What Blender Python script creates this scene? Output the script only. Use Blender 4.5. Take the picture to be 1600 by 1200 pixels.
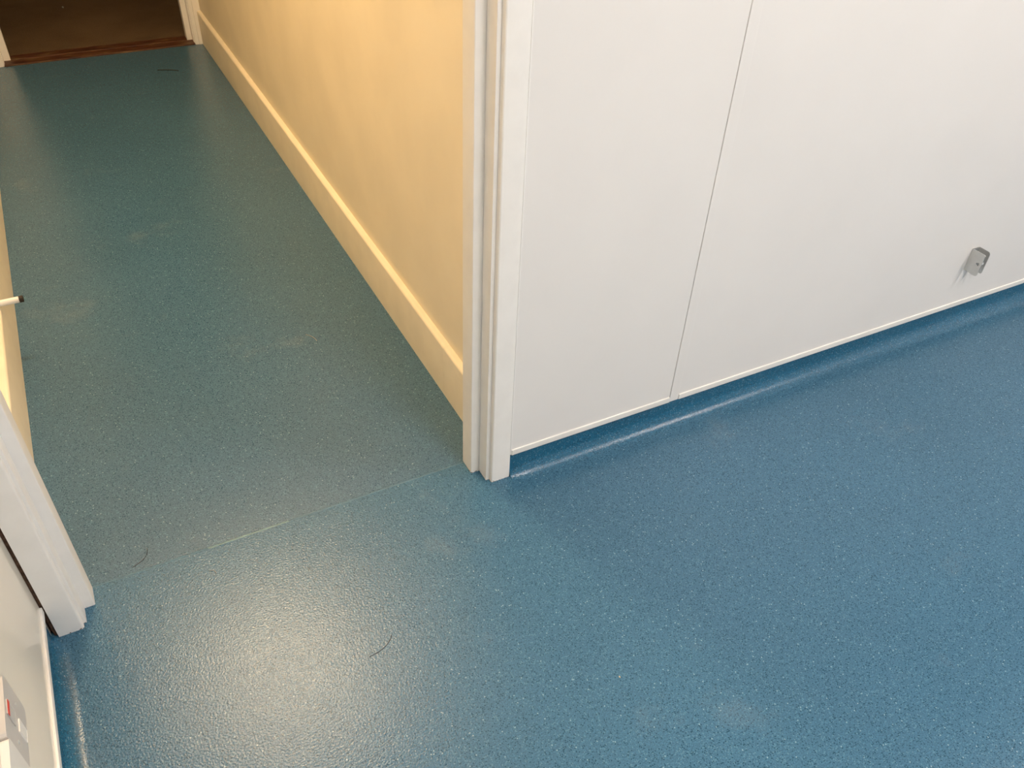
import bpy, bmesh, math, random
from mathutils import Matrix, Vector

for o in list(bpy.data.objects):
    bpy.data.objects.remove(o)
S = bpy.context.scene
COL = S.collection
random.seed(4)

# ------------------------------------------------------------------ camera
FPX = 1312.9
RIGHT = (0.8865, -0.4612, 0.0372)
DOWN = (-0.2714, -0.5834, -0.7655)
FWD = (0.3747, 0.6685, -0.6424)
cam = bpy.data.cameras.new('camera')
cam.sensor_width = 36.0
cam.lens = 36.0 * FPX / 1600.0
cam.clip_start = 0.02
cam_o = bpy.data.objects.new('camera', cam)
COL.objects.link(cam_o)
f_ = Vector(FWD).normalized()
r_ = (Vector(RIGHT) - f_ * f_.dot(Vector(RIGHT))).normalized()
u_ = r_.cross(f_).normalized()
m = Matrix.Identity(4)
for i in range(3):
    m[i][0] = r_[i]; m[i][1] = u_[i]; m[i][2] = -f_[i]
m[0][3], m[1][3], m[2][3] = 0, 0, 1.35
cam_o.matrix_world = m
S.camera = cam_o

# ------------------------------------------------------------------ world, lamps' strengths, exposure
w = bpy.data.worlds.new('world'); S.world = w; w.use_nodes = True
w.node_tree.nodes['Background'].inputs[0].default_value = (0.5, 0.5, 0.5, 1)
w.node_tree.nodes['Background'].inputs[1].default_value = 0.02
CORRIDOR_LAMP = ((1.0, 0.74, 0.455), 165.0)     # colour, emission strength
ROOM_PANEL = ((1.0, 0.915, 0.85), 43.0)
S.view_settings.view_transform = 'Standard'
S.view_settings.look = 'None'
S.view_settings.exposure = 0.0
S.view_settings.gamma = 1.0
S.view_settings.use_curve_mapping = False

# ------------------------------------------------------------------ materials
def new_mat(name):
    mt = bpy.data.materials.new(name); mt.use_nodes = True
    nt = mt.node_tree
    return mt, nt, nt.nodes['Principled BSDF']

def N(nt, typ, **kw):
    n = nt.nodes.new(typ)
    for k, v in kw.items():
        setattr(n, k, v)
    return n

def ramp(nt, stops, src):
    r = N(nt, 'ShaderNodeValToRGB')
    e = r.color_ramp.elements
    e[0].position, e[0].color = stops[0][0], (*stops[0][1], 1)
    e[1].position, e[1].color = stops[-1][0], (*stops[-1][1], 1)
    for p, c in stops[1:-1]:
        x = e.new(p); x.color = (*c, 1)
    nt.links.new(src, r.inputs[0])
    return r.outputs[0]

def noise(nt, vec, scale, detail=2.0, rough=0.5):
    n = N(nt, 'ShaderNodeTexNoise')
    n.inputs['Scale'].default_value = scale
    n.inputs['Detail'].default_value = detail
    n.inputs['Roughness'].default_value = rough
    nt.links.new(vec, n.inputs['Vector'])
    return n

def mixc(nt, fac, a, b, blend='MIX'):
    x = N(nt, 'ShaderNodeMix', data_type='RGBA', blend_type=blend)
    for sock, v in ((x.inputs[0], fac), (x.inputs[6], a), (x.inputs[7], b)):
        if isinstance(v, (int, float)):
            sock.default_value = v
        elif isinstance(v, tuple):
            sock.default_value = (*v, 1)
        else:
            nt.links.new(v, sock)
    return x.outputs[2]

def pos(nt):
    return N(nt, 'ShaderNodeNewGeometry').outputs['Position']

def bump(nt, b, h, strength, dist):
    bp = N(nt, 'ShaderNodeBump')
    bp.inputs['Strength'].default_value = strength
    bp.inputs['Distance'].default_value = dist
    nt.links.new(h, bp.inputs['Height'])
    nt.links.new(bp.outputs[0], b.inputs['Normal'])

def plain(name, col, rough=0.5, spec=0.5, metal=0.0, var=0.06, scale=30.0, bmp=0.0, bscale=300.0):
    mt, nt, b = new_mat(name)
    p = pos(nt)
    n = noise(nt, p, scale, 3)
    dark = tuple(c * (1 - var) for c in col); lite = tuple(min(1, c * (1 + var)) for c in col)
    nt.links.new(ramp(nt, [(0.35, dark), (0.65, lite)], n.outputs['Fac']), b.inputs['Base Color'])
    b.inputs['Roughness'].default_value = rough
    b.inputs['Specular IOR Level'].default_value = spec
    b.inputs['Metallic'].default_value = metal
    if bmp:
        bump(nt, b, noise(nt, p, bscale, 2).outputs['Fac'], bmp, 0.0008)
    return mt

def emit(name, col, k):
    mt, nt, b = new_mat(name)
    b.inputs['Base Color'].default_value = (0.8, 0.8, 0.8, 1)
    b.inputs['Emission Color'].default_value = (*col, 1)
    b.inputs['Emission Strength'].default_value = k
    return mt

def vinyl(name, worn_a, worn_b):
    mt, nt, b = new_mat(name)
    p = pos(nt)
    big = noise(nt, p, 1.7, 3)
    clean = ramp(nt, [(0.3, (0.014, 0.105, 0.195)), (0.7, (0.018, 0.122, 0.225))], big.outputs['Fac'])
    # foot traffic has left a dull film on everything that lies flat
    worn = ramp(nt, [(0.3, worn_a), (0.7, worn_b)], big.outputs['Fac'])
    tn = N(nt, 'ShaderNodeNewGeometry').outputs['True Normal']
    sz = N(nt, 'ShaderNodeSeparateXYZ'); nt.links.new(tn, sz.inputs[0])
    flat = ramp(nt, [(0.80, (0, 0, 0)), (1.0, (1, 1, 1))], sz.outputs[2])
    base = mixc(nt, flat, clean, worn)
    fine = noise(nt, p, 420, 2, 0.6)
    base = mixc(nt, 1.0, base, ramp(nt, [(0.34, (0.72, 0.72, 0.72)), (0.66, (1.30, 1.30, 1.30))], fine.outputs['Fac']), 'MULTIPLY')
    # pale and dark chips scattered in the vinyl
    v1 = N(nt, 'ShaderNodeTexVoronoi'); v1.inputs['Scale'].default_value = 330
    nt.links.new(p, v1.inputs['Vector'])
    sep = N(nt, 'ShaderNodeSeparateColor'); nt.links.new(v1.outputs['Color'], sep.inputs[0])
    near = N(nt, 'ShaderNodeMath', operation='LESS_THAN'); nt.links.new(v1.outputs['Distance'], near.inputs[0]); near.inputs[1].default_value = 0.42
    def chips(chan, thr):
        g = N(nt, 'ShaderNodeMath', operation='GREATER_THAN'); nt.links.new(sep.outputs[chan], g.inputs[0]); g.inputs[1].default_value = thr
        mu = N(nt, 'ShaderNodeMath', operation='MULTIPLY'); nt.links.new(g.outputs[0], mu.inputs[0]); nt.links.new(near.outputs[0], mu.inputs[1])
        return mu.outputs[0]
    base = mixc(nt, chips(0, 0.72), base, (0.090, 0.205, 0.285))
    base = mixc(nt, chips(1, 0.72), base, (0.014, 0.062, 0.108))
    base = mixc(nt, chips(2, 0.992), base, (0.20, 0.34, 0.41))
    # dusty scuffs
    sc = noise(nt, p, 3.1, 5, 0.65)
    base = mixc(nt, ramp(nt, [(0.60, (0, 0, 0)), (0.80, (0.16, 0.16, 0.16))], sc.outputs['Fac']), base, (0.42, 0.42, 0.38))
    nt.links.new(base, b.inputs['Base Color'])
    rr = noise(nt, p, 2.2, 4)
    nt.links.new(ramp(nt, [(0.3, (0.22,) * 3), (0.7, (0.27,) * 3)], rr.outputs['Fac']), b.inputs['Roughness'])
    b.inputs['Specular IOR Level'].default_value = 0.54
    bump(nt, b, noise(nt, p, 270, 2, 0.55).outputs['Fac'], 0.42, 0.0014)
    return mt

def gloss_paint():
    # white satin gloss on joinery, chipped to bare brown wood along the very foot
    mt, nt, b = new_mat('white_gloss_paint')
    p = pos(nt)
    n = noise(nt, p, 25, 3)
    base = ramp(nt, [(0.3, (0.86, 0.84, 0.81)), (0.7, (0.90, 0.88, 0.85))], n.outputs['Fac'])
    sx = N(nt, 'ShaderNodeSeparateXYZ'); nt.links.new(p, sx.inputs[0])
    ch = noise(nt, p, 190, 3, 0.6)
    lim = N(nt, 'ShaderNodeMath', operation='MULTIPLY_ADD'); nt.links.new(ch.outputs['Fac'], lim.inputs[0])
    lim.inputs[1].default_value = 0.026; lim.inputs[2].default_value = -0.0135
    lt = N(nt, 'ShaderNodeMath', operation='LESS_THAN'); nt.links.new(sx.outputs[2], lt.inputs[0]); nt.links.new(lim.outputs[0], lt.inputs[1])
    base = mixc(nt, lt.outputs[0], base, (0.16, 0.085, 0.045))
    nt.links.new(base, b.inputs['Base Color'])
    b.inputs['Roughness'].default_value = 0.36
    bump(nt, b, noise(nt, p, 120, 2).outputs['Fac'], 0.10, 0.001)
    return mt

def carpet():
    mt, nt, b = new_mat('brown_grey_carpet')
    p = pos(nt)
    n = noise(nt, p, 3.0, 5, 0.6)
    c = ramp(nt, [(0.3, (0.095, 0.062, 0.034)), (0.7, (0.150, 0.102, 0.058))], n.outputs['Fac'])
    f = noise(nt, p, 260, 2)
    c = mixc(nt, 1.0, c, ramp(nt, [(0.3, (0.7,) * 3), (0.7, (1.3,) * 3)], f.outputs['Fac']), 'MULTIPLY')
    nt.links.new(c, b.inputs['Base Color'])
    b.inputs['Roughness'].default_value = 0.95
    b.inputs['Specular IOR Level'].default_value = 0.1
    bump(nt, b, f.outputs['Fac'], 0.5, 0.003)
    return mt

def old_wood():
    mt, nt, b = new_mat('worn_red_brown_wood')
    p = pos(nt)
    mp = N(nt, 'ShaderNodeMapping'); mp.inputs['Scale'].default_value = (7, 45, 20); nt.links.new(p, mp.inputs[0])
    n = noise(nt, mp.outputs[0], 1.5, 5, 0.6)
    c = ramp(nt, [(0.34, (0.030, 0.010, 0.005)), (0.50, (0.085, 0.028, 0.011)), (0.58, (0.10, 0.050, 0.020)), (0.70, (0.19, 0.11, 0.05))], n.outputs['Fac'])
    nt.links.new(c, b.inputs['Base Color'])
    b.inputs['Roughness'].default_value = 0.5
    return mt

M = {
    'vinyl': vinyl('blue_safety_vinyl', (0.041, 0.127, 0.206), (0.047, 0.142, 0.229)),
    # the corridor is a separate sheet, tinted slightly redder, welded on at the doorway
    'vinyl_corridor': vinyl('redder_blue_safety_vinyl', (0.055, 0.126, 0.192), (0.062, 0.140, 0.212)),
    'gloss': gloss_paint(),
    'clad': plain('white_wall_cladding', (0.82, 0.80, 0.78), 0.33, 0.5, var=0.012, scale=4, bmp=0.04, bscale=160),
    'clad_cream': plain('cream_white_cladding', (0.87, 0.825, 0.725), 0.13, 0.5, var=0.012, scale=4, bmp=0.02, bscale=160),
    'cap': plain('ivory_plastic_trim', (0.83, 0.81, 0.775), 0.38, var=0.02, scale=12),
    'magnolia': plain('magnolia_wall_paint', (0.86, 0.765, 0.58), 0.55, 0.4, var=0.03, scale=5, bmp=0.12, bscale=90),
    'magnolia_wood': plain('magnolia_gloss_paint', (0.87, 0.78, 0.60), 0.42, 0.5, var=0.03, scale=14, bmp=0.08, bscale=60),
    'sealant': plain('white_sealant', (0.93, 0.92, 0.90), 0.3, var=0.01),
    'ceil': plain('white_ceiling_paint', (0.80, 0.79, 0.77), 0.8, 0.3, var=0.02),
    'plaster': plain('plain_wall_paint', (0.72, 0.71, 0.69), 0.7, 0.3, var=0.02),
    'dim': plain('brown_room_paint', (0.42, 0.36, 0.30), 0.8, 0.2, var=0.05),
    'bare': plain('bare_brown_timber', (0.11, 0.062, 0.04), 0.7, 0.2, var=0.35, scale=120),
    'alu': plain('satin_aluminium', (0.66, 0.66, 0.645), 0.40, 0.5, metal=0.78, var=0.03, scale=60),
    'plastic': plain('white_moulded_plastic', (0.80, 0.775, 0.73), 0.3, var=0.02),
    'plastic_shaded': plain('shaded_white_plastic', (0.56, 0.53, 0.50), 0.3, var=0.02),  # white plastic greyed so the face's shade is in its colour
    'red': plain('red_plastic', (0.75, 0.05, 0.02), 0.35, var=0.03),
    'rubber': plain('dark_brown_rubber', (0.022, 0.014, 0.010), 0.6, var=0.2),
    'metal': plain('zinc_screw', (0.75, 0.75, 0.73), 0.3, metal=0.6),
    'hair': plain('dark_hair', (0.02, 0.016, 0.013), 0.5),
    'fibre': plain('pale_fibre', (0.36, 0.36, 0.33), 0.7),
    'crumb': plain('yellow_crumb', (0.62, 0.50, 0.30), 0.8),
    'weld': plain('pale_weld_rod', (0.125, 0.235, 0.255), 0.5, var=0.2, scale=30),
    'weld_dirty': plain('blue_weld_rod', (0.060, 0.152, 0.222), 0.5, var=0.12, scale=60),
    'carpet': carpet(),
    'wood': old_wood(),
    'lamp_warm': emit('warm_lamp_diffuser', *CORRIDOR_LAMP),
    'lamp_room': emit('room_lamp_diffuser', *ROOM_PANEL),
}

# ------------------------------------------------------------------ mesh helpers
def obj(name, bm, mat, parent=None, smooth=False):
    me = bpy.data.meshes.new(name)
    bmesh.ops.recalc_face_normals(bm, faces=bm.faces)
    bm.to_mesh(me); bm.free()
    me.materials.append(M[mat])
    if smooth:
        for p in me.polygons:
            p.use_smooth = True
    o = bpy.data.objects.new(name, me); COL.objects.link(o)
    if parent:
        o.parent = parent
    return o

def empty(name, loc=(0, 0, 0)):
    o = bpy.data.objects.new(name, None); COL.objects.link(o)
    o.empty_display_size = 0.05
    o.location = loc
    return o

def tag(o, label, cat=None, group=None, kind=None):
    o['label'] = label
    if cat: o['category'] = cat
    if group: o['group'] = group
    if kind: o['kind'] = kind
    return o

def struct(o, label=None):
    o['kind'] = 'structure'
    if label: o['label'] = label
    return o

def add_box(bm, x0, x1, y0, y1, z0, z1, bev=0.0, seg=2):
    vs = [bm.verts.new((x, y, z)) for z in (z0, z1) for y in (y0, y1) for x in (x0, x1)]
    F = [(0, 2, 3, 1), (4, 5, 7, 6), (0, 1, 5, 4), (2, 6, 7, 3), (0, 4, 6, 2), (1, 3, 7, 5)]
    fs = [bm.faces.new([vs[i] for i in f]) for f in F]
    if bev:
        ed = {e for f in fs for e in f.edges}
        bmesh.ops.bevel(bm, geom=list(ed), offset=bev, segments=seg, affect='EDGES', profile=0.5)
    return bm

def box(*a, **k):
    return add_box(bmesh.new(), *a, **k)

def round_poly(pts, radii, seg=4):
    # 2D polygon with chosen corners rounded
    out = []
    n = len(pts)
    for i, (p, r) in enumerate(zip(pts, radii)):
        p = Vector(p)
        if not r:
            out.append(p); continue
        a = (Vector(pts[i - 1]) - p).normalized(); b = (Vector(pts[(i + 1) % n]) - p).normalized()
        ang = a.angle(b); d = r / math.tan(ang / 2)
        c = p + (a + b).normalized() * (r / math.sin(ang / 2))
        s = p + a * d; e = p + b * d
        a0 = math.atan2(s.y - c.y, s.x - c.x); a1 = math.atan2(e.y - c.y, e.x - c.x)
        da = (a1 - a0 + math.pi) % (2 * math.pi) - math.pi
        for k in range(seg + 1):
            t = a0 + da * k / seg
            out.append(Vector((c.x + r * math.cos(t), c.y + r * math.sin(t))))
    return out

def extrude(poly, a, b, axis='z'):
    # 2D polygon: (x,y) along z, (x,z) along y, (y,z) along x
    bm = bmesh.new()
    mk = {'z': lambda p, t: (p[0], p[1], t), 'y': lambda p, t: (p[0], t, p[1]), 'x': lambda p, t: (t, p[0], p[1])}[axis]
    lo = [bm.verts.new(mk(p, a)) for p in poly]; hi = [bm.verts.new(mk(p, b)) for p in poly]
    n = len(poly)
    for i in range(n):
        bm.faces.new((lo[i], lo[(i + 1) % n], hi[(i + 1) % n], hi[i]))
    bm.faces.new(lo); bm.faces.new(hi)
    return bm

def lathe(prof, seg=40, axis='z', org=(0, 0, 0)):
    bm = bmesh.new(); rings = []
    for r, t in prof:
        ring = []
        for k in range(seg):
            a = 2 * math.pi * k / seg
            u, v = r * math.cos(a), r * math.sin(a)
            q = {'z': (u, v, t), 'x': (t, u, v), 'y': (u, t, v)}[axis]
            ring.append(bm.verts.new((q[0] + org[0], q[1] + org[1], q[2] + org[2])))
        rings.append(ring)
    for a, b in zip(rings, rings[1:]):
        for k in range(seg):
            bm.faces.new((a[k], a[(k + 1) % seg], b[(k + 1) % seg], b[k]))
    bm.faces.new(rings[0]); bm.faces.new(rings[-1])
    return bm

def tube(pts, r, seg=6):
    bm = bmesh.new(); rings = []
    for i, p in enumerate(pts):
        p = Vector(p)
        t = (Vector(pts[min(i + 1, len(pts) - 1)]) - Vector(pts[max(i - 1, 0)])).normalized()
        s = t.cross(Vector((0, 0, 1))).normalized(); u = s.cross(t)
        rings.append([bm.verts.new(p + (s * math.cos(2 * math.pi * k / seg) + u * math.sin(2 * math.pi * k / seg)) * r) for k in range(seg)])
    for a, b in zip(rings, rings[1:]):
        for k in range(seg):
            bm.faces.new((a[k], a[(k + 1) % seg], b[(k + 1) % seg], b[k]))
    bm.faces.new(rings[0]); bm.faces.new(rings[-1])
    return bm

# ------------------------------------------------------------------ dimensions (metres)
CEIL = 2.40
XL, XR = -0.286, 3.60        # near room, face of left and right walls
YB, YF = -2.60, 1.1258       # near room, rear wall and cladding face of the front wall
CXL, CXR = -0.302, 0.635     # corridor wall faces
CY0, CY1 = 1.240, 4.200      # corridor from partition back to far doorway
SLOPE = -0.0058              # the clad wall is very slightly out of square
def yw(x): return YF + SLOPE * (x - 0.6356)

# ------------------------------------------------------------------ floor with cove and weld seam
bm = bmesh.new()
add_box(bm, XL - 0.1, XR + 0.1, YB - 0.1, 1.2088, -0.05, 0.0)
floor = struct(obj('floor', bm, 'vinyl'), 'speckled blue safety vinyl floor of the near room')
floor2 = struct(obj('floor_corridor', box(CXL - 0.02, CXR + 0.02, 1.2088, 4.19, -0.05, 0.0), 'vinyl_corridor'), 'speckled blue vinyl floor running down the corridor')
for xa, xb, mt_ in ((-0.213, 0.002, 'weld_dirty'), (0.002, 0.165, 'weld'), (0.165, 0.563, 'weld_dirty')):
    obj('weld_seam', extrude([(1.2068, 0.0), (1.2076, 0.0002), (1.2100, 0.0002), (1.2108, 0.0)], xa, xb, 'x'), mt_, floor)

def cove(name, stations, top, thick=0.0022, seg=10):
    # stations: (point on wall line, inward unit vector, radius)
    bm = bmesh.new(); rows = []
    for (px, py), (nx, ny), R in stations:
        prof = [(0.0, top)]
        for k in range(seg + 1):
            a = math.pi / 2 * k / seg
            prof.append((R - R * math.cos(a), R - R * math.sin(a)))
        prof[-1] = (R, 0.0002)
        prof += [(R + 0.012, 0.0002), (R + 0.012, -0.002), (-0.012, -0.002), (-0.012, top)]
        rows.append([bm.verts.new((px + nx * d, py + ny * d, z)) for d, z in prof])
    n = len(rows[0])
    for a, b in zip(rows, rows[1:]):
        for k in range(n):
            bm.faces.new((a[k], a[(k + 1) % n], b[(k + 1) % n], b[k]))
    bm.faces.new(rows[0]); bm.faces.new(rows[-1])
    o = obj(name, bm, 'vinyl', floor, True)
    return o

def shade_auto(o, ang=35):
    me = o.data
    for p in me.polygons: p.use_smooth = True
    me.set_sharp_from_angle(angle=math.radians(ang))

st = []
for x, R in ((0.6362, 0.020), (0.645, 0.025), (0.660, 0.031), (0.69, 0.036), (1.2, 0.036), (2.4, 0.036), (XR, 0.036)):
    st.append(((x, yw(x) + 0.003), (0, -1), R))
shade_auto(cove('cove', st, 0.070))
st = []
for y, R in ((1.119, 0.012), (1.10, 0.022), (1.075, 0.030), (0.5, 0.030), (YB, 0.030)):
    st.append(((XL - 0.003, y), (1, 0), R))
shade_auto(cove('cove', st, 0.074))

# ------------------------------------------------------------------ front wall of the near room (clad), the doorway in it
wf = empty('wall_front'); struct(wf, 'white clad wall beside the doorway')
WB = 1.240
core = bmesh.new()
add_box(core, 0.618, XR + 0.1, YF + 0.006, WB, -0.05, CEIL)
obj('wall_core', core, 'plaster', wf)
obj('wall_over_door', box(CXL - 0.1, 0.618, YF + 0.010, WB, 2.06, CEIL), 'clad', wf)
obj('wall_stub', box(CXL - 0.1, -0.262, YF + 0.012, WB, -0.05, 2.06), 'bare', wf)

def clad_box(x0, x1, z0, z1, front, back, bev):
    # sheet following the slightly skew wall line
    bm = bmesh.new()
    add_box(bm, x0, x1, front, back, z0, z1, bev)
    for v in bm.verts:
        v.co.y += SLOPE * (v.co.x - 0.6356)
    return bm

Z0 = 0.0665
spans = [(0.6372, 1.0523), (1.0782, 2.3031), (2.3292, XR)]
for x0, x1 in spans:
    obj('cladding_panel', clad_box(x0, x1, Z0, CEIL - 0.001, YF + 0.0002, YF + 0.0055, 0.0006), 'clad', wf)
    obj('capping_strip', clad_box(x0 + 0.0002, x1 - 0.0002, Z0 - 0.0005, Z0 + 0.0145, YF - 0.0030, YF + 0.004, 0.0012), 'cap', wf)
for x0, x1 in ((1.0530, 1.0778), (2.3038, 2.3288)):
    obj('joint_strip', clad_box(x0, x1, Z0 - 0.001, CEIL - 0.001, YF - 0.0012, YF + 0.005, 0.0010), 'clad', wf)
# slim edging bead between architrave and first panel
obj('edge_bead', clad_box(0.6350, 0.6372, Z0, CEIL - 0.001, YF - 0.0009, YF + 0.005, 0.0007), 'sealant', wf)

# doorway joinery
d1 = empty('door_1'); struct(d1, 'white painted door frame without a door')
HEAD = 2.03
def jamb(s, xa, xo, xl, xs, yf, ystop, side):
    # s = +1 right, -1 left; xa architrave inner edge, xo outer edge, xl lining face, xs stop face
    pa = [(xo, yf + 0.016), (xo, yf), (xa, yf), (xa, yf + 0.0165)]
    o = obj('architrave', extrude(round_poly(pa, [0, 0.0004, 0.0040, 0], 5), 0.0, HEAD + 0.05), 'gloss', d1); shade_auto(o, 40)
    xb = xl + s * 0.032
    pl = [(xl, yf + 0.0115), (xl, WB), (xb, WB), (xb, yf + 0.0165), (xa + s * 0.004, yf + 0.0165), (xa + s * 0.0002, yf + 0.0115)]
    o = obj('lining', extrude(round_poly(pl, [0.0012, 0, 0, 0, 0, 0], 3), 0.0, HEAD), 'gloss', d1); shade_auto(o, 40)
    ps = [(xs, ystop), (xs, ystop + 0.044), (xl - s * 0.0002, ystop + 0.044), (xl - s * 0.0002, ystop)]
    o = obj('door_stop_bead', extrude(round_poly(ps, [0.0020, 0.0015, 0, 0], 4), 0.0, HEAD - 0.02), 'gloss', d1); shade_auto(o, 40)
    # corridor-side architrave
    pb = [(xo, WB), (xo, WB + 0.016), (xa, WB + 0.016), (xa, WB)]
    obj('architrave', extrude(round_poly(pb, [0, 0.001, 0.004, 0], 4), 0.0, HEAD + 0.05), 'gloss', d1)
jamb(1, 0.5912, 0.6350, 0.5832, 0.5632, YF, 1.1705, 'r')
jamb(-1, -0.2368, -0.2795, -0.2316, -0.2132, 1.1205, 1.1655, 'l')
obj('architrave', box(-0.2368, 0.5912, YF, YF + 0.016, HEAD + 0.006, HEAD + 0.05, 0.003), 'gloss', d1)
obj('lining', box(-0.2316, 0.5832, YF + 0.0115, WB, HEAD, HEAD + 0.03, 0.001), 'gloss', d1)
obj('scribe_strip', box(-0.2858, -0.2797, 1.1265, 1.150, 0.0, 2.05, 0.0005), 'bare', d1)

# ------------------------------------------------------------------ left wall of the near room
wl = empty('wall_left'); struct(wl, 'glossy cream clad wall at the left edge')
obj('wall_core', box(XL - 0.12, XL - 0.0055, YB - 0.1, 1.150, -0.05, CEIL), 'plaster', wl)
obj('cladding_panel', box(XL - 0.005, XL, -0.05, 1.1255, 0.080, CEIL - 0.001, 0.0006), 'clad_cream', wl)
obj('cladding_panel', box(XL - 0.005, XL, YB, -0.053, 0.080, CEIL - 0.001, 0.0006), 'clad_cream', wl)
obj('capping_strip', box(XL - 0.004, XL + 0.0036, YB, 1.1255, 0.0715, 0.0865, 0.0014), 'cap', wl)

# ------------------------------------------------------------------ rest of the near room
struct(obj('wall_right', box(XR, XR + 0.1, YB - 0.1, WB, -0.05, CEIL), 'clad'))
struct(obj('wall_back', box(XL - 0.12, XR + 0.1, YB - 0.1, YB, -0.05, CEIL), 'clad'))
struct(obj('ceiling', box(XL - 0.12, XR + 0.1, YB - 0.1, WB, CEIL, CEIL + 0.06), 'ceil'))

# ------------------------------------------------------------------ corridor
struct(obj('wall_corridor_right', box(CXR, CXR + 0.10, WB, 4.32, -0.05, CEIL), 'magnolia'), 'warm cream painted wall of the corridor')
struct(obj('wall_corridor_left', box(CXL - 0.10, CXL, WB, 4.32, -0.05, CEIL), 'magnolia'), 'cream painted left wall of the corridor')
struct(obj('ceiling_corridor', box(CXL - 0.1, CXR + 0.1, WB, 4.32, CEIL, CEIL + 0.06), 'ceil'))
SKH = 0.146
def skirting(name, face, wall, parts):
    root = empty(name); struct(root, 'cream painted skirting board with rounded top')
    for y0, y1 in parts:
        poly = round_poly([(wall, 0.0), (face, 0.0), (face, SKH), (wall, SKH)], [0, 0, 0.007, 0], 5)
        o = obj('skirting_board', extrude(poly, y0, y1, 'y'), 'magnolia_wood', root); shade_auto(o, 40)
    return root
skirting('baseboard_right', 0.6175, CXR, [(1.2565, 1.4395), (1.4402, 4.2)])
skirting('baseboard_left', -0.2840, CXL, [(1.2565, 4.2)])

# far doorway: frame, threshold, dim carpeted room
d2 = empty('door_2'); struct(d2, 'white door frame at the far end of the corridor')
for s, xo, xa, xs in ((1, 0.634, 0.586, 0.560), (-1, -0.301, -0.2095, -0.180)):
    pa = [(xo, 4.2015), (xo, 4.188), (xa + s * 0.018, 4.186), (xa + s * 0.016, 4.190), (xa, 4.191), (xa, 4.2015)]
    obj('architrave', extrude(pa, 0.0, 2.08), 'gloss', d2)
    pl = [(xa - s * 0.004, 4.202), (xa - s * 0.004, 4.245), (xs, 4.245), (xs, 4.29), (xo, 4.29), (xo, 4.202)]
    obj('lining', extrude(pl, 0.0, 2.03), 'gloss', d2)
obj('architrave', box(-0.2095, 0.586, 4.188, 4.2015, 2.03, 2.08), 'gloss', d2)
obj('lining', box(-0.301, 0.634, 4.202, 4.29, 2.03, 2.06), 'gloss', d2)
struct(obj('wall_far', box(CXL, CXR, 4.202, 4.30, 2.06, CEIL), 'magnolia'))
tr = empty('trim_1'); struct(tr, 'worn red-brown wooden threshold at the far doorway')
obj('threshold_board', extrude(round_poly([(4.189, -0.01), (4.189, 0.006), (4.235, 0.010), (4.250, 0.004), (4.250, -0.01)], [0, 0.002, 0.003, 0, 0], 3), -0.207, 0.584, 'x'), 'wood', tr)
obj('threshold_board', extrude(round_poly([(4.2505, -0.01), (4.2505, 0.007), (4.296, 0.011), (4.300, -0.01)], [0, 0.002, 0.002, 0], 3), -0.180, 0.560, 'x'), 'wood', tr)
struct(obj('floor_carpet', box(-1.6, 1.9, 4.296, 7.2, -0.05, 0.004), 'carpet'), 'dull brown-grey carpet beyond the far doorway')
struct(obj('wall_far_left', box(-1.7, -1.6, 4.30, 7.2, -0.05, CEIL), 'dim'))
struct(obj('wall_far_right', box(1.9, 2.0, 4.30, 7.2, -0.05, CEIL), 'dim'))
struct(obj('wall_far_back', box(-1.7, 2.0, 7.2, 7.3, -0.05, CEIL), 'dim'))
struct(obj('wall_far_near_left', box(-1.7, CXL, 4.25, 4.30, -0.05, CEIL), 'dim'))
struct(obj('wall_far_near_right', box(CXR, 2.0, 4.25, 4.30, -0.05, CEIL), 'dim'))
struct(obj('ceiling_far', box(-1.7, 2.0, 4.30, 7.3, CEIL, CEIL + 0.06), 'dim'))

# ------------------------------------------------------------------ lamps
L = empty('bulkhead_lamp', (0.167, 2.36, CEIL))
tag(L, 'round warm white bulkhead lamp on the corridor ceiling', 'lamp')
obj('lamp_base', lathe([(0.150, 0.0), (0.150, -0.022), (0.140, -0.026)], 48), 'plastic', L)
prof = [(0.138, -0.0262)] + [(0.138 * math.cos(a), -0.0262 - 0.050 * math.sin(a)) for a in [i * math.pi / 2 / 6 for i in range(1, 6)]] + [(0.006, -0.0765)]
obj('diffuser', lathe(prof, 40), 'lamp_warm', L, True)

def panel(x, y, label):
    P = empty('ceiling_light_panel', (x, y, CEIL)); tag(P, label, 'ceiling light', 'ceiling light panels of the near room')
    fr = bmesh.new()
    for a in ((-0.30, 0.30, -0.30, -0.275), (-0.30, 0.30, 0.275, 0.30), (-0.30, -0.275, -0.275, 0.275), (0.275, 0.30, -0.275, 0.275)):
        add_box(fr, *a, -0.030, 0.0)
    obj('frame', fr, 'plastic', P)
    obj('diffuser', box(-0.2748, 0.2748, -0.2748, 0.2748, -0.026, -0.012), 'lamp_room', P)
panel(0.90, -0.42, 'square ceiling light panel nearer the doorway')
panel(2.65, -0.42, 'square ceiling light panel further from the doorway')

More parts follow.
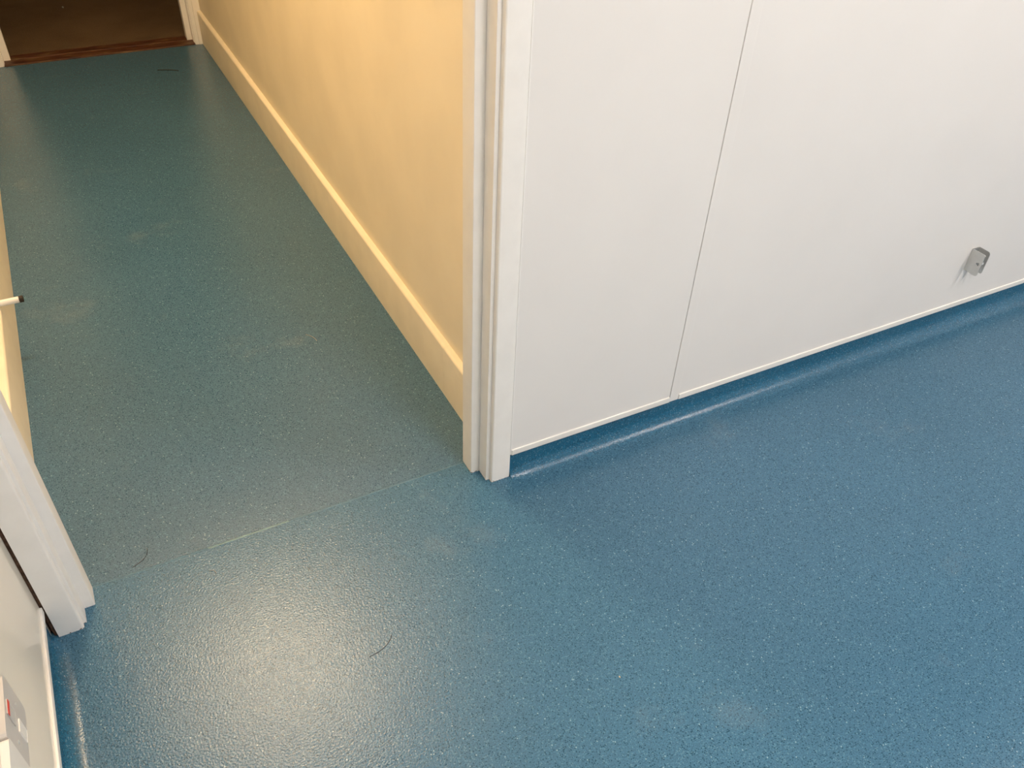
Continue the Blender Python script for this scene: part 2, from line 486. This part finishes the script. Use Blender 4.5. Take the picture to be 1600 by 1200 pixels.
# ------------------------------------------------------------------ metal bracket on the clad wall
bx0, bx1 = 1.9845, 2.0105
by = yw(1.997)
B = empty('wall_bracket', (bx0, by, 0.19)); tag(B, 'small grey aluminium channel bracket fixed low on the white wall', 'bracket')
def flange(x, t, yb, yf, zb, zt, hy, hz, hr, rt, rb):
    # plate in the y-z plane with a round hole; bridged ring between outline and hole
    pts = round_poly([(yb, zb), (yf, zb), (yf, zt), (yb, zt)], [0, rb, rt, 0], 4)
    dense = []
    n = len(pts)
    for i in range(n):
        a, b = Vector(pts[i]), Vector(pts[(i + 1) % n])
        k = max(1, int((b - a).length / 0.006))
        dense += [a.lerp(b, j / k) for j in range(k)]
    bm = bmesh.new()
    hole = []
    for p in dense:
        a = math.atan2(p.y - hz, p.x - hy)
        hole.append(Vector((hy + hr * math.cos(a), hz + hr * math.sin(a))))
    V = [[bm.verts.new((xx, p.x, p.y)) for p in L_] for xx in (x, x + t) for L_ in (dense, hole)]
    o0, h0, o1, h1 = V
    n = len(dense)
    for i in range(n):
        j = (i + 1) % n
        bm.faces.new((o0[i], o0[j], h0[j], h0[i])); bm.faces.new((o1[i], o1[j], h1[j], h1[i]))
        bm.faces.new((o0[i], o0[j], o1[j], o1[i])); bm.faces.new((h0[i], h0[j], h1[j], h1[i]))
    for v in bm.verts:
        v.co -= Vector((bx0, by, 0.19))
    return bm
obj('flange', flange(bx0, 0.0016, by - 0.0015, by - 0.040, 0.192, 0.2565, by - 0.0295, 0.2247, 0.0048, 0.004, 0.007), 'alu', B)
obj('flange', flange(bx1 - 0.0016, 0.0016, by - 0.0015, by - 0.036, 0.192, 0.2565, by - 0.0265, 0.2205, 0.0042, 0.008, 0.005), 'alu', B)
obj('web', box(0, bx1 - bx0, -0.0018, -0.0002, 0.002, 0.0665, 0.0004), 'alu', B)
obj('screw', lathe([(0.0045, -0.0019), (0.0045, -0.003), (0.002, -0.0045)], 14, 'y', ((bx1 - bx0) / 2, 0, 0.033)), 'metal', B)

# ------------------------------------------------------------------ door stop on the left corridor wall
D = empty('rod_door_stop', (CXL, 2.030, 0.1555)); tag(D, 'slim white rod door stop with dark rubber tip over the left skirting', 'door stop')
obj('mounting_flange', lathe([(0.016, 0.0002), (0.016, 0.003), (0.011, 0.006)], 24, 'x'), 'gloss', D)
o = obj('rod', lathe([(0.0078, 0.005), (0.0078, 0.0610), (0.0070, 0.0618)], 24, 'x'), 'gloss', D); shade_auto(o, 40)
o = obj('rubber_tip', lathe([(0.0074, 0.0620), (0.0082, 0.0625), (0.0082, 0.0705), (0.0070, 0.0715)], 24, 'x'), 'rubber', D); shade_auto(o, 40)

# ------------------------------------------------------------------ switch boxes on the left wall
def wall_box(name, label, y0, y1, z0, z1, depth, spur):
    T = empty(name, (XL, (y0 + y1) / 2, z0)); tag(T, label, 'switch box')
    w2 = (y1 - y0) / 2; hh = z1 - z0
    obj('back_box', box(0.0003, depth - 0.009, -w2, w2, 0, hh, 0.002), 'plastic', T)
    pf = round_poly([(-w2, 0), (w2, 0), (w2, hh), (-w2, hh)], [0.006] * 4, 4)
    pl = obj('face_plate', extrude(pf, depth - 0.0088, depth, 'x'), 'plastic_shaded' if spur else 'plastic', T)
    for yy in (-0.0255, 0.0255):
        obj('screw', lathe([(0.0026, depth), (0.0026, depth + 0.0006), (0.0015, depth + 0.0008)], 12, 'x', (0, yy, hh * 0.46)), 'metal', pl)
    if spur:
        obj('rocker', box(depth + 0.0001, depth + 0.0012, -0.010, 0.010, hh * 0.56, hh * 0.93, 0.001), 'plastic_shaded', pl)
        obj('red_marker', box(depth + 0.0013, depth + 0.0018, -0.0095, 0.0095, hh * 0.84, hh * 0.91), 'red', pl)
        obj('fuse_holder', box(depth + 0.0001, depth + 0.0010, -0.009, 0.009, hh * 0.06, hh * 0.40, 0.001), 'plastic', pl)
    else:
        obj('rocker', box(depth + 0.0001, depth + 0.003, -0.006, 0.006, hh * 0.35, hh * 0.65, 0.001), 'plastic', pl)
wall_box('fused_switch_box', 'white box with shade greyed into its face and a red mark on the left wall', 0.6445, 0.7275, 0.366, 0.446, 0.036, True)
wall_box('light_switch_box', 'plain white box on the left wall, right at the frame edge', 0.556, 0.642, 0.362, 0.446, 0.038, False)

# ------------------------------------------------------------------ hairs and crumbs on the floor
def strand(name, a, b, bow, r, mat, label, cat='hair'):
    a = Vector((*a, 0)); b = Vector((*b, 0)); d = b - a
    s = Vector((-d.y, d.x, 0))
    pts = []
    for i in range(13):
        t = i / 12
        p = a + d * t + s * bow * 4 * t * (1 - t) * (1 + 0.5 * (t - 0.5))
        pts.append((p.x - a.x, p.y - a.y, r + 0.0002))
    o = obj(name, tube(pts, r), mat, None, True); o.location = (a.x, a.y, 0)
    return tag(o, label, cat)
strand('hair', (0.3695, 3.9185), (0.4499, 3.8785), 0.06, 0.0016, 'hair', 'dark hair on the corridor floor near the far doorway')
strand('hair', (0.2043, 0.8379), (0.2564, 0.8621), -0.12, 0.0005, 'hair', 'curved dark hair on the floor beside the bright lamp reflection')
strand('hair', (-0.1389, 1.2239), (-0.1057, 1.2601), -0.18, 0.00045, 'hair', 'thin dark hair on the floor by the left door frame')
strand('fibre', (-0.0083, 1.1521), (0.0025, 1.1401), 0.2, 0.0005, 'fibre', 'tiny pale fibre just in front of the floor seam', 'fibre')
strand('fibre', (0.3854, 1.8157), (0.4028, 1.7768), 0.1, 0.0006, 'fibre', 'pale fibre on the corridor floor by the cream skirting', 'fibre')
def crumb(name, x, y, r, mat, label, cat):
    bm = bmesh.new()
    bmesh.ops.create_icosphere(bm, subdivisions=2, radius=r)
    for v in bm.verts:
        v.co *= 0.8 + 0.4 * random.random(); v.co.x *= 0.7; v.co.y *= 1.3; v.co.z = v.co.z * 0.6
    zmin = min(v.co.z for v in bm.verts)
    for v in bm.verts: v.co.z -= zmin
    o = obj(name, bm, mat); o.location = (x, y, 0.0001 if y < 4 else 0.0042)
    return tag(o, label, cat)
crumb('crumb', 0.5871, 0.6059, 0.0017, 'crumb', 'small yellowish crumb on the blue floor near the lower middle', 'crumb')
crumb('lint', 0.0947, 4.9489, 0.006, 'fibre', 'small pale speck of lint on the far carpet', 'lint')
